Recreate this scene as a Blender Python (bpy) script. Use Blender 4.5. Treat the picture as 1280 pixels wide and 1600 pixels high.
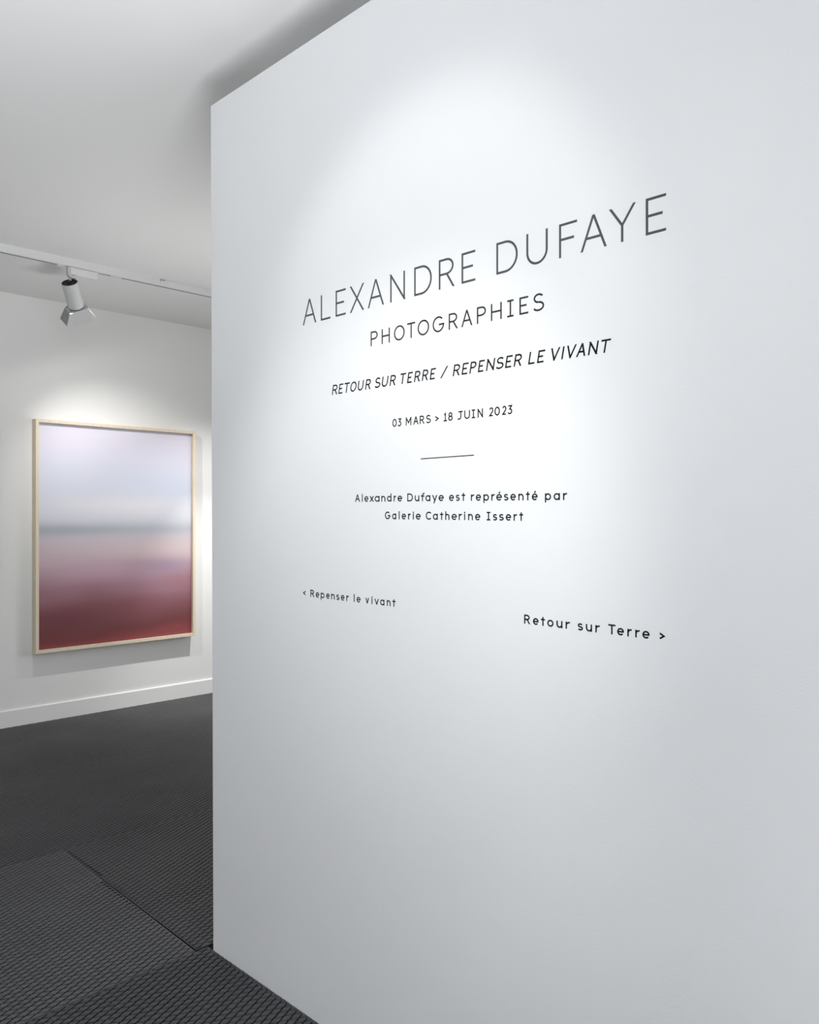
import bpy, math, random
import numpy as np
from mathutils import Vector, Matrix

# ------------------------------------------------------------------ clearing
for o in list(bpy.data.objects):
    bpy.data.objects.remove(o, do_unlink=True)
SC = bpy.context.scene
COL = SC.collection

# ------------------------------------------------------------------ camera
# World axes: X runs along the back wall (away to the right), Y along the lettered partition
# (away to the left), Z up.  The camera stands at the origin, 1.45 m above the floor.
F_PX, EYE = 1291.0, 1.45
ALPHA = math.atan2(1300.0, 1291.0)            # angle between the view axis and +X
cam_data = bpy.data.cameras.new('camera')
cam = bpy.data.objects.new('camera', cam_data)
COL.objects.link(cam)
SC.camera = cam
cam_data.sensor_fit = 'VERTICAL'
cam_data.sensor_height = 24.0
cam_data.lens = 24.0 * F_PX / 1600.0
cam_data.shift_y = 8.0 / 1600.0
cam_data.clip_start = 0.02
cam.location = (0, 0, EYE)
fwd = Vector((math.cos(ALPHA), math.sin(ALPHA), 0))
cam.rotation_euler = fwd.to_track_quat('-Z', 'Y').to_euler()

# ------------------------------------------------------------------ world, light, exposure
W = bpy.data.worlds.new('world')
SC.world = W
W.use_nodes = True
W.node_tree.nodes['Background'].inputs[0].default_value = (0.80, 0.88, 1.0, 1)
W.node_tree.nodes['Background'].inputs[1].default_value = 0.5
SC.cycles.diffuse_bounces = 8
SC.view_settings.view_transform = 'Standard'
SC.view_settings.look = 'None'
SC.view_settings.gamma = 1.0
SC.view_settings.use_curve_mapping = False
SC.view_settings.exposure = 0.0

def area_light(name, loc, aim, sx, sy, power, color):
    d = bpy.data.lights.new(name, 'AREA')
    d.shape = 'RECTANGLE'; d.size = sx; d.size_y = sy
    d.energy = power; d.color = color
    o = bpy.data.objects.new(name, d); COL.objects.link(o)
    o.location = loc
    o.rotation_euler = (Vector(aim) - Vector(loc)).to_track_quat('-Z', 'Y').to_euler()
    return o

# fill light through three added windows, all out of view
WIN_L = dict(x=-2.6, y=(0.2, 2.6), z=(0.9, 2.7))
WIN_F = dict(y=-3.0, x=(-2.0, 1.2), z=(0.9, 2.7))
WIN_R = dict(y=(0.2, 4.0), z=(0.7, 2.7))
area_light('window_fill', (-2.55, 1.4, 1.8), (5, 1.4, 1.8), 2.4, 1.8, 4, (0.965, 0.985, 1.0))
area_light('window_fill', (-0.4, -2.95, 1.8), (-0.4, 5, 1.8), 3.2, 1.8, 104, (0.965, 0.985, 1.0))
area_light('window_fill', (6.95, 2.1, 1.7), (0, 2.1, 1.9), 3.8, 2.0, 80, (1.0, 0.995, 0.985))

CEIL = 3.0
FAR = 6.006
PU = 1.484                     # front face of the lettered partition

# power, cone angle and blend of the track lamps (each light is made in the lamp's builder)
WARM = (1.0, 0.985, 0.955)
SPOT_TEXT = dict(beams=[(23, 55, 0.55)], color=(1.0, 0.995, 0.98), radius=0.05)
SPOT_TEXT2 = dict(beams=[(61, 54, 0.7)], color=(1.0, 0.995, 0.98), radius=0.05)
SPOT_TEXT3 = dict(beams=[(10, 70, 1.0)], color=(1.0, 0.995, 0.98), radius=0.05)
SPOT_B = dict(beams=[(67, 78, 1.0), (9, 125, 0.8)], color=WARM, radius=0.012)
SPOT_R = dict(beams=[(68, 90, 1.0), (148, 46, 1.0)], color=WARM, radius=0.012)
FILL_NEAR = dict(power=38, spread=80, color=(0.97, 0.99, 1.0))
FILL_FAR = dict(power=13, spread=84, color=(1.0, 0.99, 0.975))

# ------------------------------------------------------------------ materials
def s2l(c):
    return tuple(((v / 255) / 12.92 if v / 255 <= 0.04045 else (((v / 255) + 0.055) / 1.055) ** 2.4) for v in c)

def new_mat(name, color, rough=0.6, metal=0.0, spec=0.5):
    m = bpy.data.materials.new(name); m.use_nodes = True
    b = m.node_tree.nodes['Principled BSDF']
    b.inputs['Base Color'].default_value = (*color, 1)
    b.inputs['Roughness'].default_value = rough
    b.inputs['Metallic'].default_value = metal
    b.inputs['Specular IOR Level'].default_value = spec
    return m, m.node_tree, b

def add_bump(nt, b, scale, strength, dist, detail=3, stretch=(1, 1, 1)):
    tc = nt.nodes.new('ShaderNodeTexCoord')
    mp = nt.nodes.new('ShaderNodeMapping'); mp.inputs['Scale'].default_value = stretch
    n = nt.nodes.new('ShaderNodeTexNoise')
    n.inputs['Scale'].default_value = scale; n.inputs['Detail'].default_value = detail
    bp = nt.nodes.new('ShaderNodeBump')
    bp.inputs['Strength'].default_value = strength; bp.inputs['Distance'].default_value = dist
    nt.links.new(tc.outputs['Object'], mp.inputs['Vector'])
    nt.links.new(mp.outputs['Vector'], n.inputs['Vector'])
    nt.links.new(n.outputs['Fac'], bp.inputs['Height'])
    nt.links.new(bp.outputs['Normal'], b.inputs['Normal'])
    return n

def vary(nt, b, c0, c1, scale, stretch=(1, 1, 1), lo=0.35, hi=0.65):
    tc = nt.nodes.new('ShaderNodeTexCoord')
    mp = nt.nodes.new('ShaderNodeMapping'); mp.inputs['Scale'].default_value = stretch
    n = nt.nodes.new('ShaderNodeTexNoise'); n.inputs['Scale'].default_value = scale
    n.inputs['Detail'].default_value = 4
    r = nt.nodes.new('ShaderNodeValToRGB')
    r.color_ramp.elements[0].position = lo; r.color_ramp.elements[0].color = (*c0, 1)
    r.color_ramp.elements[1].position = hi; r.color_ramp.elements[1].color = (*c1, 1)
    nt.links.new(tc.outputs['Object'], mp.inputs['Vector'])
    nt.links.new(mp.outputs['Vector'], n.inputs['Vector'])
    nt.links.new(n.outputs['Fac'], r.inputs['Fac'])
    nt.links.new(r.outputs['Color'], b.inputs['Base Color'])

M = {}
M['partition'], nt, b = new_mat('partition_paint', (0.84, 0.85, 0.86), 0.62, spec=0.25)
vary(nt, b, (0.835, 0.845, 0.862), (0.850, 0.858, 0.868), 0.9, lo=0.3, hi=0.7)
add_bump(nt, b, 240, 0.34, 0.0007, 4)
M['wall'], nt, b = new_mat('wall_paint', (0.80, 0.80, 0.79), 0.7, spec=0.25)
add_bump(nt, b, 260, 0.2, 0.0006, 4)
M['ceiling'], nt, b = new_mat('ceiling_paint', (0.82, 0.82, 0.82), 0.85, spec=0.15)
add_bump(nt, b, 200, 0.15, 0.0005, 3)
M['base'], nt, b = new_mat('baseboard_paint', (0.82, 0.82, 0.81), 0.4, spec=0.4)
add_bump(nt, b, 90, 0.1, 0.0004)
M['slab'], nt, b = new_mat('floor_slab', (0.012, 0.012, 0.013), 0.9, spec=0.1)
vary(nt, b, (0.010, 0.010, 0.011), (0.02, 0.02, 0.021), 8)

def rubber(name, a, c, rough):
    m, nt, b = new_mat(name, a, rough, spec=0.45)
    vary(nt, b, a, c, 2.3, lo=0.3, hi=0.72)
    add_bump(nt, b, 700, 0.25, 0.0004, 3)
    return m
M['rubber'] = rubber('black_rubber', (0.050, 0.051, 0.054), (0.072, 0.073, 0.076), 0.46)
M['rubber_dusty'] = rubber('dusty_rubber', (0.074, 0.075, 0.079), (0.098, 0.099, 0.103), 0.48)
M['rubber_clean'] = rubber('clean_rubber', (0.040, 0.043, 0.047), (0.054, 0.058, 0.062), 0.36)
M['groove_shade'] = rubber('rubber_groove_shade', (0.005, 0.005, 0.006), (0.008, 0.008, 0.009), 0.85)  # near-black: the shade between the pads is put into the colour

M['vinyl_grey'], nt, b = new_mat('grey_vinyl', s2l((78, 78, 80)), 0.5, spec=0.3)
vary(nt, b, s2l((75, 75, 77)), s2l((82, 82, 84)), 5)
M['vinyl_dark'], nt, b = new_mat('charcoal_vinyl', s2l((44, 44, 47)), 0.5, spec=0.25)
vary(nt, b, s2l((41, 41, 44)), s2l((47, 47, 50)), 5)
M['vinyl_black'], nt, b = new_mat('black_vinyl', s2l((14, 15, 17)), 0.55, spec=0.15)
vary(nt, b, s2l((12, 13, 15)), s2l((17, 18, 20)), 5)

M['white_metal'], nt, b = new_mat('white_powder_coat', (0.70, 0.70, 0.70), 0.42, spec=0.5)
add_bump(nt, b, 400, 0.1, 0.0002)
M['black_plastic'], nt, b = new_mat('black_plastic', (0.012, 0.012, 0.012), 0.35, spec=0.5)
add_bump(nt, b, 300, 0.1, 0.0002)
M['grey_metal'], nt, b = new_mat('grey_coated_metal', (0.30, 0.295, 0.32), 0.45, spec=0.5)
add_bump(nt, b, 300, 0.1, 0.0002)
M['lamp_white'], nt, b = new_mat('lamp_enamel', (0.58, 0.58, 0.585), 0.4, spec=0.4)
add_bump(nt, b, 400, 0.1, 0.0002)
M['flap'], nt, b = new_mat('flap_enamel', (0.52, 0.52, 0.53), 0.5, spec=0.3)
add_bump(nt, b, 400, 0.1, 0.0002)
M['lens'], nt, b = new_mat('lamp_lens', (1, 1, 1), 0.3)
b.inputs['Emission Color'].default_value = (1, 0.97, 0.92, 1)
b.inputs['Emission Strength'].default_value = 2.0
add_bump(nt, b, 300, 0.1, 0.0002)

# pale maple / lime wood of the picture frame
M['wood'], nt, b = new_mat('pale_wood', (0.7, 0.6, 0.45), 0.5, spec=0.35)
tc = nt.nodes.new('ShaderNodeTexCoord'); mp = nt.nodes.new('ShaderNodeMapping')
mp.inputs['Scale'].default_value = (40, 40, 2.0)
n = nt.nodes.new('ShaderNodeTexNoise'); n.inputs['Scale'].default_value = 3; n.inputs['Detail'].default_value = 6
n.inputs['Distortion'].default_value = 0.4
r = nt.nodes.new('ShaderNodeValToRGB')
r.color_ramp.elements[0].position = 0.3; r.color_ramp.elements[0].color = (0.70, 0.60, 0.46, 1)
r.color_ramp.elements[1].position = 0.7; r.color_ramp.elements[1].color = (0.77, 0.68, 0.54, 1)
nt.links.new(tc.outputs['Object'], mp.inputs['Vector']); nt.links.new(mp.outputs['Vector'], n.inputs['Vector'])
nt.links.new(n.outputs['Fac'], r.inputs['Fac']); nt.links.new(r.outputs['Color'], b.inputs['Base Color'])
M['backing'], nt, b = new_mat('frame_backing', (0.10, 0.08, 0.06), 0.8)
add_bump(nt, b, 80, 0.1, 0.0004)

def print_material():
    """the blurred seascape print: a vertical colour ramp bent by soft, wide noise"""
    m, nt, b = new_mat('blurred_landscape_print', (0.5, 0.5, 0.5), 0.55, spec=0.2)
    N, L = nt.nodes, nt.links
    tc = N.new('ShaderNodeTexCoord'); sep = N.new('ShaderNodeSeparateXYZ')
    L.new(tc.outputs['Generated'], sep.inputs[0])
    def math_(op, a, c=None, clamp=False):
        q = N.new('ShaderNodeMath'); q.operation = op; q.use_clamp = clamp
        for i, v in enumerate((a, c)):
            if v is None: continue
            if isinstance(v, (int, float)): q.inputs[i].default_value = v
            else: L.new(v, q.inputs[i])
        return q.outputs[0]
    t = math_('SUBTRACT', 1.0, sep.outputs['Z'])
    x = sep.outputs['X']
    mp = N.new('ShaderNodeMapping'); mp.inputs['Scale'].default_value = (1.1, 1, 4.2)
    L.new(tc.outputs['Generated'], mp.inputs['Vector'])
    n1 = N.new('ShaderNodeTexNoise'); n1.inputs['Scale'].default_value = 1.7
    n1.inputs['Detail'].default_value = 1.5; n1.inputs['Roughness'].default_value = 0.35
    L.new(mp.outputs['Vector'], n1.inputs['Vector'])
    # the horizon band stays level, the rest drifts
    away = math_('MULTIPLY', math_('ABSOLUTE', math_('SUBTRACT', t, 0.475)), 3.0, True)
    drift = math_('MULTIPLY', math_('SUBTRACT', n1.outputs['Fac'], 0.5), math_('MULTIPLY', away, 0.17))
    tt = math_('ADD', t, drift)
    ramp = N.new('ShaderNodeValToRGB'); cr = ramp.color_ramp; cr.interpolation = 'B_SPLINE'
    stops = [(0.00, (222, 217, 229)), (0.10, (219, 216, 230)), (0.22, (212, 215, 229)), (0.32, (208, 212, 224)),
             (0.40, (211, 212, 220)), (0.44, (200, 202, 211)), (0.472, (170, 173, 183)), (0.498, (188, 184, 193)),
             (0.53, (198, 186, 193)), (0.60, (195, 174, 181)), (0.66, (181, 154, 165)), (0.72, (160, 122, 135)),
             (0.78, (142, 97, 107)), (0.85, (130, 83, 88)), (0.92, (116, 69, 73)), (0.965, (118, 64, 67)), (1.0, (138, 72, 74))]
    cr.elements[0].position = 0; cr.elements[0].color = (*s2l(stops[0][1]), 1)
    cr.elements[1].position = 1; cr.elements[1].color = (*s2l(stops[-1][1]), 1)
    for p, c in stops[1:-1]:
        e = cr.elements.new(p); e.color = (*s2l(c), 1)
    L.new(tt, ramp.inputs['Fac'])
    col = ramp.outputs['Color']
    def patch(col, cx, ct, sx, st, rgb, amount):
        dx = math_('DIVIDE', math_('SUBTRACT', x, cx), sx)
        dt = math_('DIVIDE', math_('SUBTRACT', t, ct), st)
        d2 = math_('ADD', math_('MULTIPLY', dx, dx), math_('MULTIPLY', dt, dt))
        w = math_('MULTIPLY', math_('POWER', 2.718, math_('MULTIPLY', d2, -1.0)), amount)
        mx = N.new('ShaderNodeMix'); mx.data_type = 'RGBA'
        L.new(w, mx.inputs['Factor']); L.new(col, mx.inputs[6]); mx.inputs[7].default_value = (*s2l(rgb), 1)
        return mx.outputs[2]
    col = patch(col, 0.80, 0.26, 0.30, 0.05, (204, 211, 230), 0.55)
    col = patch(col, 0.55, 0.36, 0.45, 0.04, (230, 226, 230), 0.6)
    col = patch(col, 0.10, 0.475, 0.45, 0.022, (160, 164, 172), 0.6)
    col = patch(col, 0.85, 0.56, 0.35, 0.035, (204, 186, 184), 0.6)
    col = patch(col, 0.80, 0.655, 0.22, 0.04, (152, 134, 156), 0.65)
    col = patch(col, 1.0, 0.72, 0.20, 0.04, (158, 108, 122), 0.5)
    col = patch(col, 0.35, 0.66, 0.30, 0.05, (190, 160, 174), 0.6)
    col = patch(col, 0.12, 0.87, 0.28, 0.05, (108, 62, 72), 0.5)
    L.new(col, b.inputs['Base Color'])
    return m
M['print'] = print_material()

# ------------------------------------------------------------------ mesh helpers
class MB:
    def __init__(self): self.v = []; self.f = []
    def add(self, vs, fs):
        k = len(self.v); self.v += [tuple(p) for p in vs]; self.f += [tuple(i + k for i in f) for f in fs]; return self
    def box(self, a, b):
        (x0, y0, z0), (x1, y1, z1) = a, b
        return self.add([(x0, y0, z0), (x1, y0, z0), (x1, y1, z0), (x0, y1, z0), (x0, y0, z1), (x1, y0, z1), (x1, y1, z1), (x0, y1, z1)],
                        [(0, 3, 2, 1), (4, 5, 6, 7), (0, 1, 5, 4), (1, 2, 6, 5), (2, 3, 7, 6), (3, 0, 4, 7)])
    def lathe(self, prof, n=40, M_=None):
        """profile [(r, z)...] revolved around Z, closed ends when r = 0"""
        vs, fs = [], []
        for r, z in prof:
            for k in range(n):
                a = 2 * math.pi * k / n; vs.append(Vector((r * math.cos(a), r * math.sin(a), z)))
        for i in range(len(prof) - 1):
            for k in range(n):
                j = (k + 1) % n
                fs.append((i * n + k, i * n + j, (i + 1) * n + j, (i + 1) * n + k))
        if M_ is not None: vs = [M_ @ p for p in vs]
        return self.add(vs, fs)
    def tube(self, pts, rad, n=14):
        vs, fs = [], []
        P = [Vector(p) for p in pts]
        for i, p in enumerate(P):
            d = (P[min(i + 1, len(P) - 1)] - P[max(i - 1, 0)]).normalized()
            q = d.to_track_quat('Z', 'Y')
            for k in range(n):
                a = 2 * math.pi * k / n
                vs.append(p + q @ Vector((rad * math.cos(a), rad * math.sin(a), 0)))
        for i in range(len(P) - 1):
            for k in range(n):
                j = (k + 1) % n
                fs.append((i * n + k, i * n + j, (i + 1) * n + j, (i + 1) * n + k))
        fs.append(tuple(reversed(range(n)))); fs.append(tuple(range((len(P) - 1) * n, len(P) * n)))
        return self.add(vs, fs)
    def prism(self, poly, z0, z1):
        """polygon in XY (counter-clockwise) extruded in Z"""
        n = len(poly)
        return self.add([(x, y, z0) for x, y in poly] + [(x, y, z1) for x, y in poly],
                        [tuple(reversed(range(n))), tuple(range(n, 2 * n))] + [(i, (i + 1) % n, n + (i + 1) % n, n + i) for i in range(n)])
    def build(self, name, mat, parent=None, bevel=0.0, smooth=False, seg=2):
        me = bpy.data.meshes.new(name)
        me.from_pydata(self.v, [], self.f); me.update()
        me.materials.append(mat)
        if smooth:
            me.shade_smooth()
            me.set_sharp_from_angle(angle=math.radians(35))
        o = bpy.data.objects.new(name, me); COL.objects.link(o)
        if parent is not None: o.parent = parent
        if bevel > 0:
            bv = o.modifiers.new('bevel', 'BEVEL'); bv.width = bevel; bv.segments = seg; bv.limit_method = 'ANGLE'
        return o

def empty(name, loc, label, cat, group=None):
    o = bpy.data.objects.new(name, None); COL.objects.link(o)
    o.empty_display_size = 0.05
    o.location = loc; o['label'] = label; o['category'] = cat
    if group: o['group'] = group
    return o

def structure(o):
    o['kind'] = 'structure'; return o

# ------------------------------------------------------------------ the setting
ZB = -0.008                      # level of the slab beneath the mats; the mats' tops are z = 0
structure(MB().box((-2.6, -3.0, -0.15), (7.0, FAR, ZB)).build('floor', M['slab']))
floor = bpy.data.objects['floor']
structure(MB().box((-2.7, -3.1, CEIL), (7.1, FAR + 0.1, CEIL + 0.15)).build('ceiling', M['ceiling']))
structure(MB().box((-2.7, FAR, -0.15), (7.1, FAR + 0.12, CEIL)).build('wall_back', M['wall']))

def wall_with_opening(name, axis, at0, at1, lo, hi, win, wz):
    """a wall slab with one rectangular opening"""
    mb = MB()
    def bx(a0, a1, z0, z1):
        if axis == 'x': mb.box((at0, a0, z0), (at1, a1, z1))
        else: mb.box((a0, at0, z0), (a1, at1, z1))
    bx(lo, win[0], -0.15, CEIL); bx(win[1], hi, -0.15, CEIL)
    bx(win[0], win[1], -0.15, wz[0]); bx(win[0], win[1], wz[1], CEIL)
    return structure(mb.build(name, M['wall']))
wall_with_opening('wall_left', 'x', -2.72, -2.6, -3.1, FAR, WIN_L['y'], WIN_L['z'])
wall_with_opening('wall_right', 'x', 7.0, 7.12, -3.1, FAR, WIN_R['y'], WIN_R['z'])
wall_with_opening('wall_front', 'y', -3.12, -3.0, -2.6, 7.0, WIN_F['x'], WIN_F['z'])
def added_window(name, axis, at, a, z):  # frame round an unseen opening added for the fill light
    m = MB(); w = 0.05
    def bx(a0, a1, z0, z1, d0=-0.08, d1=-0.03):
        if axis == 'x': m.box((at + d0, a0, z0), (at + d1, a1, z1))
        else: m.box((a0, at + d0, z0), (a1, at + d1, z1))
    bx(a[0], a[0] + w, *z); bx(a[1] - w, a[1], *z)
    bx(a[0] + w, a[1] - w, z[0], z[0] + w); bx(a[0] + w, a[1] - w, z[1] - w, z[1])
    c = (a[0] + a[1]) / 2; bx(c - w / 2, c + w / 2, z[0] + w, z[1] - w)
    structure(m.build(name, M['base'], bevel=0.004))
added_window('added_window_1', 'x', -2.6, WIN_L['y'], WIN_L['z'])
added_window('added_window_2', 'y', -3.0, WIN_F['x'], WIN_F['z'])
added_window('added_window_3', 'x', 7.11, WIN_R['y'], WIN_R['z'])

# the free-standing partition: it stops 16 cm short of the ceiling, its end leans by a hair
PT, PH = 0.15, 2.835
m = MB()
vb, vt = 2.430, 2.446
m.add([(PU, -3.0, ZB), (PU + PT, -3.0, ZB), (PU + PT, vb, ZB), (PU, vb, ZB),
       (PU, -3.0, PH), (PU + PT, -3.0, PH), (PU + PT, vt, PH), (PU, vt, PH)],
      [(0, 3, 2, 1), (4, 5, 6, 7), (0, 1, 5, 4), (1, 2, 6, 5), (2, 3, 7, 6), (3, 0, 4, 7)])
structure(m.build('wall_partition', M['partition'], bevel=0.004, seg=3))

# baseboard on the back wall, rounded top edge
m = MB()
prof = [(FAR, ZB), (FAR, 0.116), (FAR - 0.010, 0.116), (FAR - 0.0145, 0.112), (FAR - 0.015, 0.108), (FAR - 0.015, ZB)]
n = len(prof)
m.add([(-2.6, y, z) for y, z in prof] + [(7.0, y, z) for y, z in prof],
      [tuple(reversed(range(n))), tuple(range(n, 2 * n))] + [(i, (i + 1) % n, n + (i + 1) % n, n + i) for i in range(n)])
structure(m.build('baseboard_back', M['base']))

# ------------------------------------------------------------------ rubber mats with diamond tread
random.seed(3)
ANG = math.radians(25.0)
EDGE = 0.0225 / math.sin(2 * ANG)
A1 = np.array([math.cos(ANG), math.sin(ANG)]) * EDGE       # the two families of ridges
A2 = np.array([math.cos(ANG), -math.sin(ANG)]) * EDGE

def inside(poly, P, marg):
    """P (n,2) inside convex ccw polygon with margin"""
    ok = np.ones(len(P), bool)
    for i in range(len(poly)):
        a = np.array(poly[i]); b_ = np.array(poly[(i + 1) % len(poly)])
        d = b_ - a; nrm = np.array([-d[1], d[0]]) / np.hypot(*d)
        ok &= ((P - a) @ nrm) > marg
    return ok

def clip_view(P):
    """tread is modelled where the floor can be seen from the camera or a few steps around it"""
    return (P[:, 0] > 0.15) & (P[:, 0] < 4.4) & (P[:, 1] > 1.3)

def mat_piece(poly, top, seed, phase, tone='rubber'):
    rs = np.random.RandomState(seed)
    base = MB().prism(poly, ZB, -0.0048)
    # narrow flat rim round the mat, so that the joints stay straight
    cx = sum(p[0] for p in poly) / len(poly); cy = sum(p[1] for p in poly) / len(poly)
    ring = []
    for i in range(len(poly)):
        a, q, c = Vector(poly[i - 1]), Vector(poly[i]), Vector(poly[(i + 1) % len(poly)])
        d1, d2 = (q - a).normalized(), (c - q).normalized()
        n1, n2 = Vector((-d1.y, d1.x)), Vector((-d2.y, d2.x))
        nb = (n1 + n2).normalized(); ring.append(q + nb * (0.0045 / nb.dot(n1)))
    n_ = len(poly)
    base.add([(x, y, -0.0049) for x, y in poly] + [(x, y, -0.0012) for x, y in poly] + [(p.x, p.y, -0.0012) for p in ring] + [(p.x, p.y, -0.0049) for p in ring],
             [f for i in range(n_) for j in [(i + 1) % n_] for f in [(i, j, n_ + j, n_ + i), (n_ + i, n_ + j, 2 * n_ + j, 2 * n_ + i), (2 * n_ + i, 2 * n_ + j, 3 * n_ + j, 3 * n_ + i)]])
    o = base.build('rubber_mat', M['groove_shade'], floor)
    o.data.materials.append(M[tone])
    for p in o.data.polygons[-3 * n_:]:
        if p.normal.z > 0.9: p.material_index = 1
    P0 = np.array(poly); lo, hi = P0.min(0), P0.max(0)
    lo = np.maximum(lo, (0.15, 1.3)); hi = np.minimum(hi, (4.4, 6.1))
    if (hi <= lo).any(): return o
    n = int(max(hi - lo) / EDGE) + 8
    c0 = (lo + hi) / 2 + phase
    ij = np.array([(i, j) for i in range(-n, n) for j in range(-n, n)])
    C = c0 + ij[:, :1] * A1 + ij[:, 1:] * A2
    C = C[inside(poly, C, -0.003) & clip_view(C)]
    
    K = len(C)
    # one pad: foot, shoulder and a slightly smaller flat top; the pad ramps up towards one side
    corners = np.array([(A1 + A2) / 2, (A1 - A2) / 2, -(A1 + A2) / 2, (A2 - A1) / 2])   # right, up, left, down
    lv = [(0.86, -0.0050), (0.81, -0.0016), (0.64, 0.0)]
    V = []
    for s, z in lv:
        for k in range(4):
            V.append((*(corners[k] * s), z))
    V = np.array(V)
    tilt = 0.030
    allv = np.repeat(V[None], K, 0)
    allv[:, :, 0] += C[:, :1]; allv[:, :, 1] += C[:, 1:]
    # keep the pads of an edge inside their mat
    allv[:, 4:, 2] += (V[None, 4:, 0] * tilt * 0.35 + V[None, 4:, 1] * tilt) 
    allv[:, 4:, 2] += rs.uniform(-0.00025, 0.00025, (K, 1))
    if True:
        for i in range(len(poly)):
            a = np.array(poly[i]); b_ = np.array(poly[(i + 1) % len(poly)])
            d = b_ - a; nrm = np.array([-d[1], d[0]]) / np.hypot(*d)
            jag = rs.uniform(0.0002, 0.0007, (K, 1))
            s = (allv[:, :, :2] - a) @ nrm
            push = np.clip(jag - s, 0, None)
            allv[:, :, :2] += push[:, :, None] * nrm
    faces = []
    for l in (0, 1):
        for k in range(4):
            q = (k + 1) % 4
            faces.append((l * 4 + k, l * 4 + q, l * 4 + 4 + q, l * 4 + 4 + k))
    faces.append((8, 9, 10, 11))
    Fc = np.array(faces)
    allf = (Fc[None] + (np.arange(K) * 12)[:, None, None]).reshape(-1, 4)
    me = bpy.data.meshes.new('diamond_tread')
    me.vertices.add(K * 12); me.vertices.foreach_set('co', allv.reshape(-1).astype(np.float32))
    me.loops.add(len(allf) * 4); me.loops.foreach_set('vertex_index', allf.reshape(-1).astype(np.int32))
    me.polygons.add(len(allf)); me.polygons.foreach_set('loop_start', np.arange(0, len(allf) * 4, 4, dtype=np.int32))
    me.update(calc_edges=True); me.validate()
    me.materials.append(M[tone]); me.materials.append(M['groove_shade'])
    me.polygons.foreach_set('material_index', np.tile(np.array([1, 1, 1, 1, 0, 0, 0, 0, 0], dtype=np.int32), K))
    t = bpy.data.objects.new('diamond_tread', me); COL.objects.link(t)
    t.parent = o; t['kind'] = 'stuff'
    return o

G = 0.0012
def rect(x0, x1, y0, y1): return [(x0, y0), (x1, y0), (x1, y1), (x0, y1)]
mat_piece(rect(-2.58, PU - 0.001, -2.98, 1.262 - G), 0, 1, (0, 0))
mat_piece(rect(-2.58, PU - 0.001, 1.262 + G, 2.462 - G), 0, 2, (0.004, 0.007), 'rubber_clean')
mat_piece([(-2.58, 2.462 + G), (1.4375, 2.462 + G), (1.4665, 3.612 - G), (-2.58, 3.612 - G)], 0, 3, (0.012, 0.003), 'rubber_dusty')
mat_piece([(1.4445, 2.470), (6.98, 2.470), (6.98, 3.612 - G), (1.4690, 3.612 - G)], 0, 4, (0.0, 0.010))
mat_piece(rect(-2.58, 6.98, 3.612 + G, 4.812 - G), 0, 5, (0.009, 0.001))
mat_piece(rect(-2.58, 6.98, 4.812 + G, FAR - 0.018), 0, 6, (0.003, 0.006))

# ------------------------------------------------------------------ framed photograph on the back wall
XL, XR, ZT, ZBOT = 2.2145, 3.4655, 2.1385, 0.4920
YF = FAR - 0.070                   # front plane of the frame
art = empty('framed_photograph', ((XL + XR) / 2, FAR, ZBOT), 'large pale wood box frame with a blurred photograph of pale sky over dark red land', 'picture')
art_inv = Matrix.Translation(-art.location)
def put(mb, name, mat, **k):
    mb.v = [tuple(art_inv @ Vector(p)) for p in mb.v]
    return mb.build(name, mat, art, **k)
FW = 0.022
def rail(a, b_, c, d):
    """mitred rail: outer edge a-b, inner edge c-d (x,z), full frame depth"""
    m = MB(); y0, y1 = YF, FAR - 0.004
    m.add([(a[0], y0, a[1]), (b_[0], y0, b_[1]), (d[0], y0, d[1]), (c[0], y0, c[1]),
           (a[0], y1, a[1]), (b_[0], y1, b_[1]), (d[0], y1, d[1]), (c[0], y1, c[1])],
          [(0, 1, 2, 3), (7, 6, 5, 4), (0, 4, 5, 1), (1, 5, 6, 2), (2, 6, 7, 3), (3, 7, 4, 0)])
    o = put(m, 'frame_rail', M['wood'])
    return o
o_ = [(XL, ZBOT), (XR, ZBOT + 0.004), (XR, ZT + 0.001), (XL, ZT)]
i_ = [(XL + FW, ZBOT + FW), (XR - FW, ZBOT + FW + 0.004), (XR - FW, ZT - FW + 0.001), (XL + FW, ZT - FW)]
for k in range(4):
    q = (k + 1) % 4
    rail(o_[k], o_[q], i_[k], i_[q])
# the print sits 26 mm back inside the frame
put(MB().box((XL + FW - 0.001, YF + 0.026, ZBOT + FW - 0.001), (XR - FW + 0.001, YF + 0.030, ZT - FW + 0.002)), 'photographic_print', M['print'])
put(MB().box((XL + FW - 0.002, YF + 0.031, ZBOT + FW - 0.002), (XR - FW + 0.002, YF + 0.039, ZT - FW + 0.002)), 'backing_board', M['backing'])

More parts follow.
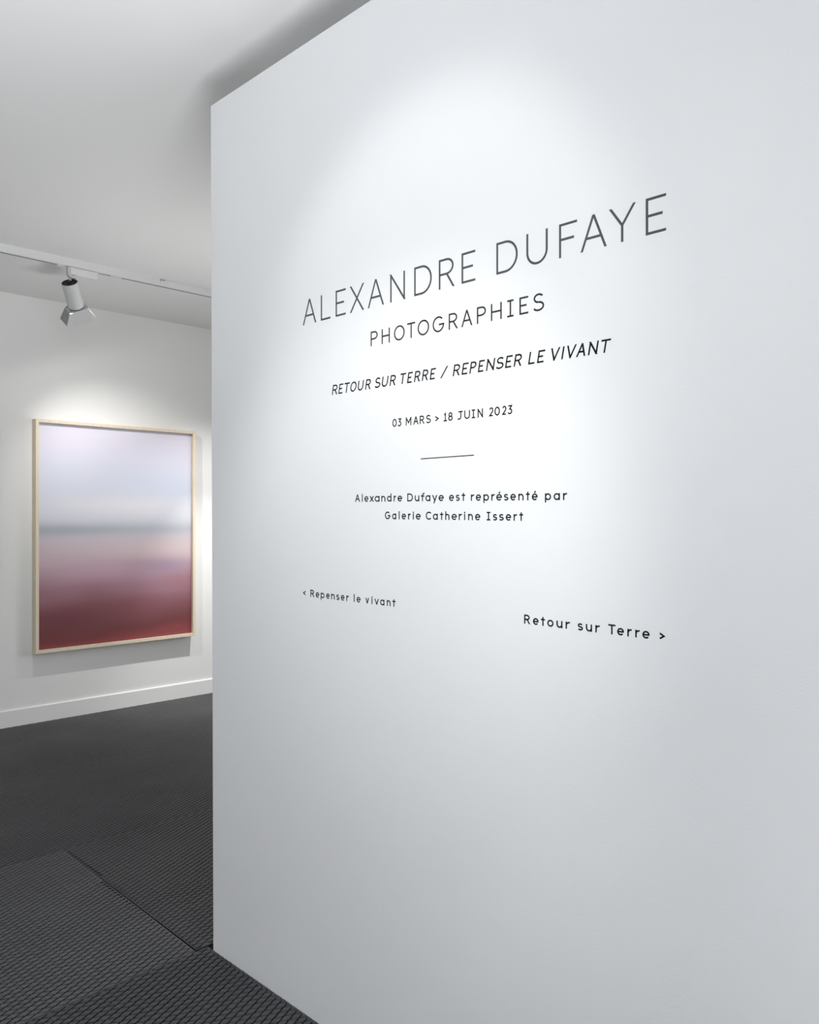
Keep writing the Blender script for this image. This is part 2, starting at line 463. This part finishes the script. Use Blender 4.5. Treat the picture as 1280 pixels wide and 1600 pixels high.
# ------------------------------------------------------------------ ceiling track and lamps
def track(x0, x1, y, name, label, along='x'):
    """surface track: white aluminium channel 40 x 45 mm with a slot on its under side"""
    h, w, s = 0.045, 0.020, 0.0085
    z0, z1 = CEIL - h, CEIL
    L = x1 - x0
    t = empty(name, (x0, y, CEIL) if along == 'x' else (y, x0, CEIL), label, 'lighting track')
    if along != 'x': t.rotation_euler = (0, 0, math.pi / 2)
    # slot centre is shifted 10 mm towards the far side
    c = 0.008
    prof = [(-w, 0), (-w, -h), (c - s, -h), (c - s, -h + 0.004), (c - s - 0.004, -h + 0.004), (c - s - 0.004, -0.010),
            (c + s + 0.001, -0.010), (c + s + 0.001, -h + 0.004), (c + s, -h + 0.004), (c + s, -h), (w, -h), (w, 0)]
    n = len(prof); m = MB()
    m.add([(0, yy, zz) for yy, zz in prof] + [(L, yy, zz) for yy, zz in prof],
          [(i, (i + 1) % n, n + (i + 1) % n, n + i) for i in range(n)])
    m.build('channel', M['white_metal'], t)
    MB().box((0.0, c - s + 0.0002, -h + 0.0016), (L, c + s - 0.0002, -0.012)).build('slot_liner', M['black_plastic'], t)
    MB().box((-0.002, -w, -h), (0.0, w, 0)).build('end_cap', M['white_metal'], t)
    MB().box((L, -w, -h), (L + 0.002, w, 0)).build('end_cap', M['white_metal'], t)
    return t
TY = 4.967
tr = track(0.35, 6.2, TY, 'lighting_track', 'white ceiling track with a dark slot running parallel to the back wall')
# straight joiner under the slot and the fixing clip at the track's near upper edge
def tput(mb, name, mat, **k):
    mb.v = [(p[0] - 0.35, p[1] - TY, p[2] - CEIL) for p in mb.v]
    return mb.build(name, mat, tr, **k)
tput(MB().box((2.303, TY - 0.010, 2.9515), (2.375, TY + 0.021, 2.9552)), 'joiner_cover', M['white_metal'], bevel=0.001)
c_ = tput(MB().box((2.630, TY - 0.0225, 2.984), (2.640, TY - 0.0195, 2.996)).box((2.646, TY - 0.0225, 2.988), (2.664, TY - 0.0195, 2.996)), 'fixing_clip', M['grey_metal'])
tput(MB().box((2.668, TY - 0.0222, 2.990), (6.19, TY - 0.0198, 2.9965)), 'edge_trim', M['white_metal'])

def lamp(loc, axis, side, spot, label, y_track=TY, group=None, rot=0.0, flaps=(62, 8, 28, 20)):
    """spot head hung from a track adapter.  loc = centre of the head's rear face; axis = beam direction;
    side = horizontal vector that fixes the roll of the barn doors"""
    ax = Vector(axis).normalized()
    root = empty('track_lamp', (loc[0], loc[1], CEIL - 0.045), label, 'lamp', group)
    root.rotation_euler = (0, 0, rot)
    R = Matrix.Rotation(rot, 4, 'Z')
    inv = (Matrix.Translation(root.location) @ R).inverted()
    # ---- parts given in a frame whose x runs along the track, origin on the track underside
    cvr = MB().box((-0.070, -0.004, -0.0022), (0.180, 0.0155, 0.0008)).build('adapter_cover', M['white_metal'], root, bevel=0.0008)
    lt = MB().box((-0.076, -0.001, -0.0050), (-0.058, 0.013, -0.0022)).build('latch', M['white_metal'], cvr, bevel=0.001)
    # driver box under the cover, its underside tapering to the end
    m = MB()
    y0, y1 = -0.012, 0.020
    pr = [(0.004, -0.0022), (0.166, -0.0022), (0.170, -0.040), (0.158, -0.047), (0.004, -0.047)]
    n = len(pr)
    m.add([(x, y0, z) for x, z in pr] + [(x, y1, z) for x, z in pr],
          [tuple(range(n)), tuple(reversed(range(n, 2 * n)))] + [(i, n + i, n + (i + 1) % n, (i + 1) % n) for i in range(n)])
    m.build('driver_box', M['white_metal'], root, bevel=0.0015)
    # stem: rounded strap running down and curling under the box
    m = MB()
    path = [(-0.006, -0.0022), (-0.006, -0.040), (-0.004, -0.050), (0.002, -0.056), (0.012, -0.058), (0.034, -0.056)]
    wdt = 0.011
    pts_o, pts_i = [], []
    for i, (x, z) in enumerate(path):
        a = Vector(path[max(i - 1, 0)]); b_ = Vector(path[min(i + 1, len(path) - 1)])
        d = (b_ - a).normalized(); nn = Vector((-d.y, d.x))
        pts_o.append((x - nn.x * wdt, z - nn.y * wdt)); pts_i.append((x + nn.x * wdt * 0.8, z + nn.y * wdt * 0.8))
    K = len(path); yy0, yy1 = -0.016, 0.008
    vs = [(x, yy0, z) for x, z in pts_o] + [(x, yy0, z) for x, z in pts_i] + [(x, yy1, z) for x, z in pts_o] + [(x, yy1, z) for x, z in pts_i]
    fs = []
    for i in range(K - 1):
        fs += [(i, i + 1, K + i + 1, K + i), (2 * K + i + 1, 2 * K + i, 3 * K + i, 3 * K + i + 1),
               (i + 1, i, 2 * K + i, 2 * K + i + 1), (K + i, K + i + 1, 3 * K + i + 1, 3 * K + i)]
    fs += [(0, K, 3 * K, 2 * K), (K - 1, 3 * K - 1, 4 * K - 1, 2 * K - 1)]
    m.add(vs, fs)
    m.build('stem', M['flap'], root, bevel=0.002)
    # ---- the head, built with its beam along local -Z, then turned
    zc = -ax
    xc = (Vector(side) - zc * Vector(side).dot(zc)).normalized(); yc = zc.cross(xc)
    H = Matrix((xc, yc, zc)).transposed().to_4x4(); H.translation = Vector(loc)
    T = inv @ H
    Rr, Lh = 0.048, 0.160
    hp = lambda mb: setattr(mb, 'v', [tuple(T @ Vector(p)) for p in mb.v]) or mb
    shell = hp(MB().lathe([(Rr - 0.003, -0.004), (Rr - 0.001, 0.0), (Rr, -0.002), (Rr, -Lh), (Rr - 0.003, -Lh), (Rr - 0.003, -0.004)], 56)).build('housing', M['lamp_white'], root, smooth=True)
    cap = hp(MB().lathe([(0.0, -0.004), (0.016, -0.004), (0.020, -0.008), (0.036, -0.010), (0.042, -0.003), (Rr - 0.003, -0.002), (Rr - 0.003, -0.012), (0.0, -0.012)], 48)).build('rear_cap', M['black_plastic'], root, smooth=True)
    hub = hp(MB().lathe([(0.0, 0.010), (0.009, 0.010), (0.011, 0.007), (0.011, -0.005), (0.0, -0.005)], 24)).build('hub', M['black_plastic'], cap, smooth=True)
    # short pivot rod between stem and cap
    a = Vector((0.006, 0.0, -0.060)); b_ = T @ Vector((0.004, 0.0, -0.002))
    MB().tube([a, (a + b_) / 2, b_], 0.005).build('pivot_rod', M['white_metal'], root, smooth=True)
    hp(MB().lathe([(Rr - 0.003, -Lh), (Rr - 0.0015, -Lh), (Rr - 0.0015, -Lh - 0.005), (Rr - 0.003, -Lh - 0.005), (Rr - 0.003, -Lh)], 56)).build('seal_ring', M['black_plastic'], root)
    # barn-door holder: square plate with a round hole
    zp = -Lh - 0.005; n = 48; q = 0.060
    vs, fs = [], []
    for z in (zp, zp - 0.003):
        for k in range(n):
            t = 2 * math.pi * k / n; vs.append((0.045 * math.cos(t), 0.045 * math.sin(t), z))
        for k in range(n):
            t = 2 * math.pi * k / n; c, s = math.cos(t), math.sin(t)
            e = min(q / max(abs(c), abs(s)), q * 1.17); vs.append((e * c, e * s, z))
    for k in range(n):
        j = (k + 1) % n
        fs += [(k, j, n + j, n + k), (2 * n + j, 2 * n + k, 3 * n + k, 3 * n + j), (n + k, n + j, 3 * n + j, 3 * n + k), (j, k, 2 * n + k, 2 * n + j)]
    plate = hp(MB().add(vs, fs)).build('door_holder', M['lamp_white'], root)
    for sx, sy in ((1, 1), (1, -1), (-1, 1), (-1, -1)):
        hp(MB().lathe([(0, zp + 0.005), (0.0035, zp + 0.005), (0.0035, zp - 0.006), (0, zp - 0.006)], 12, Matrix.Translation((sx * 0.050, sy * 0.036, 0)))).build('screw', M['grey_metal'], plate)
    # four flaps
    for k, op in enumerate(flaps):      # opening angle outwards from the beam
        a = math.radians(90 * k); o = math.radians(op); Lf = 0.078
        w0, w1 = (0.044, 0.060)
        du = Vector((math.cos(a), math.sin(a), 0)); dv = Vector((-math.sin(a), math.cos(a), 0))
        p0 = du * 0.058 + Vector((0, 0, zp - 0.004)); dn = du * math.sin(o) - Vector((0, 0, 1)) * math.cos(o)
        nn = du * math.cos(o) + Vector((0, 0, 1)) * math.sin(o)
        vs = []
        for th in (0, 0.0015):
            for s, w in ((0, w0), (Lf, w1)):
                for sg in (-1, 1): vs.append(p0 + dn * s + dv * (sg * w) + nn * th)
        f = hp(MB().add(vs, [(0, 1, 3, 2), (4, 6, 7, 5), (0, 4, 5, 1), (2, 3, 7, 6), (0, 2, 6, 4), (1, 5, 7, 3)])).build('barn_door', M['flap'], root)
        if k == 2 and flaps[2] == 32: f.data.materials[0] = M['grey_metal']; f['label'] = 'barn door flap with its shade put into the grey'  # darker material than the other flaps: its shade is in the colour
    hp(MB().lathe([(0.0, -Lh + 0.012), (0.040, -Lh + 0.012), (0.040, -Lh + 0.010), (0.0, -Lh + 0.010)], 40)).build('lens', M['lens'], root)
    # the lamp's own light at the mouth of the head
    for power, cone, blend in spot['beams']:
        d = bpy.data.lights.new('lamp_light', 'SPOT')
        d.energy = power; d.spot_size = math.radians(cone); d.spot_blend = blend
        d.shadow_soft_size = spot['radius']; d.color = spot['color']
        lo = bpy.data.objects.new('lamp_light', d); COL.objects.link(lo)
        lo.location = Vector(loc) + ax * (Lh + 0.001)
        lo.rotation_euler = ax.to_track_quat('-Z', 'Y').to_euler()
    return root

RIGHT = Vector((math.sin(ALPHA), -math.cos(ALPHA), 0))
lamp((2.050, TY, 2.862), (0.4615, 0.479, -0.745), Vector((1, 0, 0)), SPOT_B,
     'white cylindrical track spotlight with black rear cap and barn doors, above the framed photograph', flaps=(22, 22, 32, 6))
lamp((3.620, TY, 2.862), Vector((3.65, FAR, 0.20)) - Vector((3.62, TY, 2.86)), RIGHT, SPOT_R,
     'white track spotlight with barn doors, the one further right along the track, behind the partition', flaps=(55, 55, 55, 55))

# the partition's own track, on the ceiling of the near room
track(-1.2, 2.2, 0.05, 'lighting_track', 'white ceiling track running parallel to the lettered partition', along='y')
X1, Y1 = 0.05, 1.28
lamp((X1, Y1, 2.862), Vector((PU, 1.46, 1.90)) - Vector((X1, Y1, 2.86)), Vector((0, 1, 0)), SPOT_TEXT,
     'white track spotlight aimed at the large top line of lettering on the partition', rot=math.pi / 2, flaps=(50, 50, 50, 50))
X2, Y2 = 0.05, 0.90
lamp((X2, Y2, 2.862), Vector((PU, 1.68, 1.10)) - Vector((X2, Y2, 2.86)), Vector((0, 1, 0)), SPOT_TEXT2,
     'white track spotlight aimed at the small lower lettering on the partition', rot=math.pi / 2, flaps=(55, 55, 55, 55))
X3, Y3 = 0.05, 0.20
lamp((X3, Y3, 2.862), Vector((PU, 0.80, 1.20)) - Vector((X3, Y3, 2.86)), Vector((0, 1, 0)), SPOT_TEXT3,
     'white track spotlight aimed to the right of the lettering on the partition', rot=math.pi / 2, flaps=(55, 55, 55, 55))

# two soft boxes added on the floor to fill the ceiling with light, one in each half of the room, both outside the frame
def fill_softbox(x, y, sx, sy, aim, spec, label):
    root = empty('fill_softbox', (x, y, 0), label, 'lamp')
    a, b_, h = sx / 2 + 0.03, sy / 2 + 0.03, 0.24
    m = MB()
    m.add([(-0.09, -0.09, 0.0), (0.09, -0.09, 0.0), (0.09, 0.09, 0.0), (-0.09, 0.09, 0.0),
           (-a, -b_, h), (a, -b_, h), (a, b_, h), (-a, b_, h)],
          [(0, 3, 2, 1), (0, 1, 5, 4), (1, 2, 6, 5), (2, 3, 7, 6), (3, 0, 4, 7)])
    m.build('shell', M['black_plastic'], root)
    MB().box((-a + 0.01, -b_ + 0.01, h - 0.02), (a - 0.01, b_ - 0.01, h - 0.015)).build('diffuser', M['base'], root)
    d = bpy.data.lights.new('fill_softbox_light', 'AREA'); d.shape = 'RECTANGLE'; d.size = sx; d.size_y = sy
    d.energy = spec['power']; d.spread = math.radians(spec['spread']); d.color = spec['color']
    lo = bpy.data.objects.new('fill_softbox_light', d); COL.objects.link(lo)
    lo.location = (x, y, h + 0.005)
    lo.rotation_euler = (Vector(aim) - lo.location).to_track_quat('-Z', 'Y').to_euler()
fill_softbox(0.30, 0.45, 1.2, 1.3, (0.15, 2.50, 3.0), FILL_NEAR, 'low black soft box added as ceiling fill, in front of the lettered partition')
fill_softbox(2.90, 3.40, 0.7, 0.7, (2.50, 4.25, 3.0), FILL_FAR, 'low black soft box added as ceiling fill, behind the partition')

# ------------------------------------------------------------------ vinyl lettering
# A single-line alphabet: strokes in a unit box (0..1 wide, 0 = baseline, 1 = cap line), given width later.
def arc(cx, cy, rx, ry, a0, a1, n=None):
    n = n or max(4, int(abs(a1 - a0) / 11))
    return [(cx + rx * math.cos(math.radians(a0 + (a1 - a0) * i / n)), cy + ry * math.sin(math.radians(a0 + (a1 - a0) * i / n))) for i in range(n + 1)]
XH = 0.70
def o_shape(h): return [(arc(0.5, h / 2, 0.5, h / 2, 0, 360, 36)[:-1], True)]
def bowl_R(full):
    s = [([(0, 0), (0, 1), (0.5, 1)] + arc(0.5, 0.74, 0.46, 0.26, 90, -90, 14)[1:] + [(0.0, 0.48)], False)]
    if full: s.append(([(0.52, 0.48), (0.98, 0)], False))
    return s
def glyph(ch):
    G_ = {
     'A': [([(0, 0), (0.48, 1)], False), ([(0.52, 1), (1, 0)], False), ([(0.17, 0.34), (0.83, 0.34)], 'n')],
     'C': [(arc(0.52, 0.5, 0.52, 0.5, 42, 318), False)],
     'D': [([(0, 0), (0, 1), (0.42, 1)] + arc(0.42, 0.5, 0.58, 0.5, 90, -90, 22)[1:], True)],
     'E': [([(1, 0), (0, 0), (0, 1), (1, 1)], False), ([(0, 0.51), (0.88, 0.51)], 'n')],
     'F': [([(0, 0), (0, 1), (1, 1)], False), ([(0, 0.53), (0.88, 0.53)], 'n')],
     'G': [(arc(0.5, 0.5, 0.5, 0.5, 44, 352) + [(1.0, 0.47), (0.55, 0.47)], False)],
     'H': [([(0, 0), (0, 1)], False), ([(1, 0), (1, 1)], False), ([(0, 0.51), (1, 0.51)], 'n')],
     'I': [([(0.5, 0), (0.5, 1)], False), ([(0, 1), (1, 1)], False), ([(0, 0), (1, 0)], False)],
     'i_': [([(0.5, 0), (0.5, 1)], False)],
     'J': [([(0.38, 1), (1, 1)], False), ([(0.74, 1), (0.74, 0.30)] + arc(0.40, 0.30, 0.34, 0.30, 0, -135, 12)[1:], False)],
     'L': [([(0, 1), (0, 0), (1, 0)], False)],
     'M': [([(0, 0), (0, 1)], False), ([(0, 1), (0.5, 0.30), (1, 1)], False), ([(1, 1), (1, 0)], False)],
     'N': [([(0, 0), (0, 1)], False), ([(0, 1), (1, 0)], False), ([(1, 0), (1, 1)], False)],
     'O': o_shape(1.0),
     'P': bowl_R(False), 'R': bowl_R(True),
     'S': [(arc(0.52, 0.755, 0.42, 0.245, 28, 270, 18) + arc(0.50, 0.255, 0.50, 0.255, 90, -152, 18)[0:], False)],
     'T': [([(0, 1), (1, 1)], False), ([(0.5, 0), (0.5, 1)], False)],
     'U': [([(0, 1), (0, 0.40)] + arc(0.5, 0.40, 0.5, 0.40, 180, 360, 20)[1:] + [(1, 1)], False)],
     'V': [([(0, 1), (0.49, 0)], False), ([(0.51, 0), (1, 1)], False)],
     'X': [([(0, 0), (1, 1)], False), ([(0, 1), (1, 0)], False)],
     'Y': [([(0, 1), (0.5, 0.46)], False), ([(1, 1), (0.5, 0.46)], False), ([(0.5, 0.50), (0.5, 0)], False)],
     '/': [([(0, -0.02), (1, 1.0)], False)],
     '>': [([(0, 0.72), (1, 0.42), (0, 0.12)], False)],
     '<': [([(1, 0.72), (0, 0.42), (1, 0.12)], False)],
     '0': o_shape(1.0),
     '1': [([(0.10, 0.78), (0.55, 1), (0.55, 0)], False), ([(0, 0), (1, 0)], False)],
     '2': [(arc(0.5, 0.70, 0.48, 0.30, 165, -35, 14) + [(0.0, 0.0), (1, 0.0)], False)],
     '3': [([(0.02, 1), (0.95, 1), (0.42, 0.60)] + arc(0.42, 0.30, 0.55, 0.30, 78, -150, 16), False)],
     '8': [(arc(0.5, 0.76, 0.42, 0.24, 0, 360, 26)[:-1], True), (arc(0.5, 0.27, 0.5, 0.27, 0, 360, 28)[:-1], True)],
     'a': [(arc(0.5, XH / 2, 0.5, XH / 2, 0, 360, 32)[:-1], True), ([(1, XH), (1, 0)], False)],
     'd': [(arc(0.5, XH / 2, 0.5, XH / 2, 0, 360, 32)[:-1], True), ([(1, 1.06), (1, 0)], False)],
     'p': [(arc(0.5, XH / 2, 0.5, XH / 2, 0, 360, 32)[:-1], True), ([(0, XH), (0, -0.30)], False)],
     'e': [([(0.02, 0.35)] + [(0.98, 0.35)] + arc(0.5, XH / 2, 0.5, XH / 2, 0, 318, 28)[1:], False)],
     'f': [(arc(0.86, 0.76, 0.46, 0.30, 78, 180, 10) + [(0.40, 0)], False), ([(0, XH - 0.02), (0.92, XH - 0.02)], 'n')],
     'h': [([(0, 1.06), (0, 0)], False), ([(0, 0.36)] + arc(0.5, 0.36, 0.5, 0.34, 180, 0, 18)[1:] + [(1, 0)], False)],
     'n': [([(0, XH), (0, 0)], False), ([(0, 0.36)] + arc(0.5, 0.36, 0.5, 0.34, 180, 0, 18)[1:] + [(1, 0)], False)],
     'i': [([(0.5, XH), (0.5, 0)], False), ([(0.5, 0.94), (0.5, 1.0)], False)],
     'l': [([(0.5, 1.06), (0.5, 0)], False)],
     'o': o_shape(XH),
     'r': [([(0, XH), (0, 0)], False), (arc(0.85, 0.34, 0.85, 0.36, 180, 80, 12), False)],
     's': [(arc(0.52, 0.525, 0.44, 0.175, 25, 270, 16) + arc(0.50, 0.175, 0.50, 0.175, 90, -150, 16), False)],
     't': [([(0.5, 0.94), (0.5, 0)], False), ([(0, XH), (1, XH)], 'n')],
     'u': [([(0, XH), (0, 0.34)] + arc(0.5, 0.34, 0.5, 0.34, 180, 360, 18)[1:], False), ([(1, XH), (1, 0)], False)],
     'v': [([(0, XH), (0.49, 0)], False), ([(0.51, 0), (1, XH)], False)],
     'x': [([(0, 0), (1, XH)], False), ([(0, XH), (1, 0)], False)],
     'y': [([(0, XH), (0.52, 0)], False), ([(1, XH), (0.30, -0.32)], False)],
    }
    if ch == 'é': return G_['e'] + [([(0.42, 0.88), (0.72, 1.08)], False)]
    return G_[ch]

def stroke_outline(pts, closed, w, cap):
    """offset both sides of a polyline with mitres; open ends are cut level at the base, x- and cap lines"""
    P = [Vector(p) for p in pts]; n = len(P); hw = w / 2
    if not closed:
        def fix(end, nxt):
            d = (end - nxt).normalized()
            if abs(d.y) < 0.12: return end + d * hw * cap
            return end
    Lf, Rt = [], []
    for i in range(n):
        a = P[i - 1] if (closed or i > 0) else None
        c = P[(i + 1) % n] if (closed or i < n - 1) else None
        if a is None: d = (c - P[i]).normalized(); nn = Vector((-d.y, d.x)); k = 1
        elif c is None: d = (P[i] - a).normalized(); nn = Vector((-d.y, d.x)); k = 1
        else:
            d1 = (P[i] - a).normalized(); d2 = (c - P[i]).normalized()
            nn = Vector((-d1.y - d2.y, d1.x + d2.x))
            if nn.length < 1e-6: nn = Vector((-d1.y, d1.x))
            nn.normalize(); k = 1 / max(0.35, nn.dot(Vector((-d1.y, d1.x))))
        Lf.append(P[i] + nn * hw * k); Rt.append(P[i] - nn * hw * k)
    return Lf, Rt

def letter_mesh(ch, v0, v1, z0, cap, w, shear, depth0):
    """build a letter whose inked extent runs from v0 (left) to v1 (right, smaller y) on the partition face"""
    W = abs(v0 - v1); name = {'/': 'slash', '>': 'chevron', '<': 'chevron'}.get(ch, 'letter')
    g = glyph(ch)
    if ch == 'I' and shear: g = glyph('i_')
    narrow = ch in 'li' or (ch == 'I' and shear)
    capc = cap - w                                  # centre-line cap height
    for it in range(3):
        if it == 0: bw, off = (0.0 if narrow else W - w), (W / 2 if narrow else w / 2)
        outl = []
        for pts, kind in g:
            closed = kind is True
            Q = [((x - 0.5) * 0 + off if narrow else off + x * bw, w / 2 + y * capc) for x, y in pts]
            if not closed:
                # level cuts for steep strokes that end on a line; square caps for bars
                Q = [Vector(q) for q in Q]
                for e, nx in ((0, 1), (-1, -2)):
                    d = (Q[e] - Q[nx]).normalized()
                    yy = pts[e][1]
                    on_line = min(abs(yy - t) for t in (0, 1, XH, 1.06, 0.94, -0.30, -0.32, -0.02)) < 0.005
                    if kind == 'n': continue
                    if abs(d.y) > 0.35 and on_line: Q[e] = Q[e] + d * (w / 2) / abs(d.y)
                    elif abs(d.y) <= 0.35 and len(pts) < 5: Q[e] = Q[e] + d * (w / 2)
                if ch == 'E' and len(pts) == 4:
                    pass
            Lf, Rt = stroke_outline(Q, closed, w, 1)
            if not closed and kind != 'n':
                for e, nx in ((0, 1), (-1, -2)):
                    d = (Q[e] - Q[nx]).normalized(); yy = pts[e][1]
                    on_line = min(abs(yy - t) for t in (0, 1, XH, 1.06, 0.94, -0.30, -0.32, -0.02)) < 0.005
                    if on_line and 0.35 < abs(d.y) < 0.999:
                        for S in (Lf, Rt):
                            k = (Q[e].y - S[e].y) / d.y; S[e] = S[e] + d * k
            outl.append((Lf, Rt, closed))
        sh = lambda p: Vector((p.x + shear * p.y, p.y))
        xs = [sh(p).x for Lf, Rt, c in outl for p in Lf + Rt]
        ext = max(xs) - min(xs)
        if narrow: off += W / 2 - (max(xs) + min(xs)) / 2; continue
        bw *= W and (1 + (W - ext) / max(bw, 1e-4))
        off -= min(xs)
    mb = MB()
    for si, (Lf, Rt, closed) in enumerate(outl):
        d = 0.00030 + 0.00004 * si
        n = len(Lf); vs = []
        for p in Lf: q = sh(p); vs.append((PU - d, v0 - q.x, z0(v0 - q.x) + q.y))
        for p in Rt: q = sh(p); vs.append((PU - d, v0 - q.x, z0(v0 - q.x) + q.y))
        vs += [(PU + 0.0001, y, z) for _, y, z in vs]
        fs = []
        rng = range(n) if closed else range(n - 1)
        for i in rng:
            j = (i + 1) % n
            fs += [(i, j, n + j, n + i), (2 * n + j, 2 * n + i, i, j)[::-1], (n + i, n + j, 3 * n + j, 3 * n + i)[::-1]]
        if not closed: fs += [(0, n, 3 * n, 2 * n), (n - 1, 3 * n - 1, 4 * n - 1, 2 * n - 1)]
        mb.add(vs, fs)
    return mb, name

def px_to_v(px):
    """y on the partition face for an image column (used once, to lay out the lettering's spacing)"""
    x = (px - 640.0) / F_PX; sa, ca = math.sin(ALPHA), math.cos(ALPHA)
    return PU * (-x * ca + sa) / (x * sa + ca)

def line(spec, z_left, z_right, cap, w, mat, label, group, shear=0.0):
    """spec = [(character, left column, right column)...]"""
    va, vb_ = px_to_v(spec[0][1]), px_to_v(spec[-1][2])
    z0 = lambda v: z_left + (z_right - z_left) * (va - v) / (va - vb_)
    zc = z0((va + vb_) / 2)
    root = empty('wall_lettering', (PU, (va + vb_) / 2, zc), label, 'lettering', group)
    for ch, a, b_ in spec:
        mb, name = letter_mesh(ch, px_to_v(a), px_to_v(b_), z0, cap, w, shear, 0)
        mb.v = [(x - PU, y - (va + vb_) / 2, z - zc) for x, y, z in mb.v]
        mb.build(name, M[mat], root)
    return root

def crop(x0, s, txt):
    out = []
    for tok in txt.split():
        c, a, b_ = tok.split(',')
        out.append((c, x0 + float(a) / s, x0 + float(b_) / s))
    return out
GRP = 'vinyl lettering on the partition'
line(crop(0, 1, 'A,473.4,494.3 L,501.5,516.4 E,524.7,540.3 X,546.8,569.1 A,574.8,600.1 N,608.9,634 D,647.4,674.9 R,685.9,710.5 '
                'E,721.4,742.9 D,775.8,809.2 U,822.7,856.1 F,873.8,901.9 A,907.4,948.4 Y,951.7,993.8 E,1009.3,1041.1'),
     2.0110, 2.0066, 0.0728, 0.0053, 'vinyl_grey', 'very large thin grey capitals, the topmost and biggest line of lettering', GRP)
line(crop(570, 8.533, 'P,80,173 H,227,335 O,391,533 T,567,673 O,707,859 G,907,1061 R,1121,1243')
     + crop(710, 8.533, 'A,94,242 P,302,423 H,489,633 I,707,791 E,869,987 S,1056,1199'),
     1.9065, 1.9036, 0.0392, 0.0041, 'vinyl_dark', 'medium widely spaced capitals reading PHOTOGRAPHIES', GRP)
line(crop(510, 7.111, 'R,62,126 E,134,191 T,204,263 O,267,336 U,350,420 R,431,496 S,539,601 U,617,693 R,703,773 T,825,889 E,897,963 R,974,1046 R,1061,1134 E,1149,1221')
     + crop(680, 4.571, '/,37,93 R,126,179 E,189,241 P,245,296 E,305,356 N,363,431 S,435,490 E,499,556 R,561,621 L,664,711 E,727,788 V,830,896 I,901,926 V,944,1013 A,1006,1073 N,1091,1171 T,1188,1258'),
     1.7938, 1.7882, 0.0275, 0.0038, 'vinyl_black', 'slanted black capitals reading RETOUR SUR TERRE / REPENSER LE VIVANT', GRP, shear=0.19)
line(crop(605, 12.8, '0,107,193 3,214,292 M,369,491 A,524,629 R,654,749 S,784,876 >,961,1041 1,1131,1197')
     + crop(700, 11.636, '8,7,87 J,174,270 U,299,402 I,434,496 N,534,646 2,741,826 0,849,946 2,979,1063 3,1087,1179'),
     1.6842, 1.6836, 0.0208, 0.0031, 'vinyl_black', 'small black date line reading 03 MARS > 18 JUIN 2023', GRP)
line(crop(545, 6.737, 'A,67,119 l,138,148 e,166,208 x,221,266 a,274,325 n,344,386 d,404,450 r,474,499 e,516,563 D,617,676 u,696,743 f,761,799 a,809,860 y,879,933 e,947,1001 e,1057,1109 s,1129,1169 t,1189,1227')
     + crop(725, 7.314, 'r,81,119 e,137,196 p,224,287 r,314,353 é,371,435 s,459,509 e,532,594 n,623,683 t,709,753 é,777,843 p,927,997 a,1027,1098 r,1134,1181'),
     1.4915, 1.4865, 0.0204, 0.0032, 'vinyl_black', 'small spaced lower-case text, the upper of two centred lines under the short rule', GRP)
line(crop(545, 6.737, 'G,382,438 a,459,500 l,527,537 e,559,603 r,626,653 i,675,687 e,707,758 C,812,869 a,887,938 t,961,996 h,1017,1061 e,1084,1139 r,1159,1193 i,1215,1227')
     + crop(725, 7.314, 'n,49,103 e,129,188 I,261,303 s,334,381 s,404,456 e,479,541 r,569,609 t,634,677'),
     1.4445, 1.4415, 0.0203, 0.0032, 'vinyl_black', 'small spaced text, the lower and shorter of two centred lines under the short rule', GRP)
line(crop(465, 8, '<,67,103 R,162,211 e,229,271 p,291,336 e,359,401 n,421,465 s,487,523 e,544,586 r,611,641 l,703,715 e,739,788 v,850,895 i,925,937 v,963,1017 a,1034,1087 n,1117,1164 t,1186,1226'),
     1.2193, 1.2170, 0.0207, 0.0032, 'vinyl_black', 'small direction text at lower left reading < Repenser le vivant', GRP)
line(crop(810, 9.846, 'R,91,186 e,227,313 t,349,411 o,447,543 u,589,681 r,729,796 s,917,996 u,1041,1136 r,1187,1256')
     + crop(930, 10.667, 'T,221,341 e,369,483 r,539,613 r,671,746 e,789,911 >,1074,1176'),
     1.2120, 1.2092, 0.0205, 0.0033, 'vinyl_black', 'small direction text at lower right reading Retour sur Terre >', GRP)
# the short rule
va, vb_ = px_to_v(657.5), px_to_v(740.8)
mr = MB().box((PU - 0.0004, vb_, 1.5953), (PU + 0.0001, va, 1.5975))
mr.v = [(x - PU, y - (va + vb_) / 2, z - 1.5964) for x, y, z in mr.v]
o = mr.build('dividing_rule', M['vinyl_black'])
o.location = (PU, (va + vb_) / 2, 1.5964)
o['label'] = 'short thin black horizontal line between the date and the small text'
o['category'] = 'rule line'
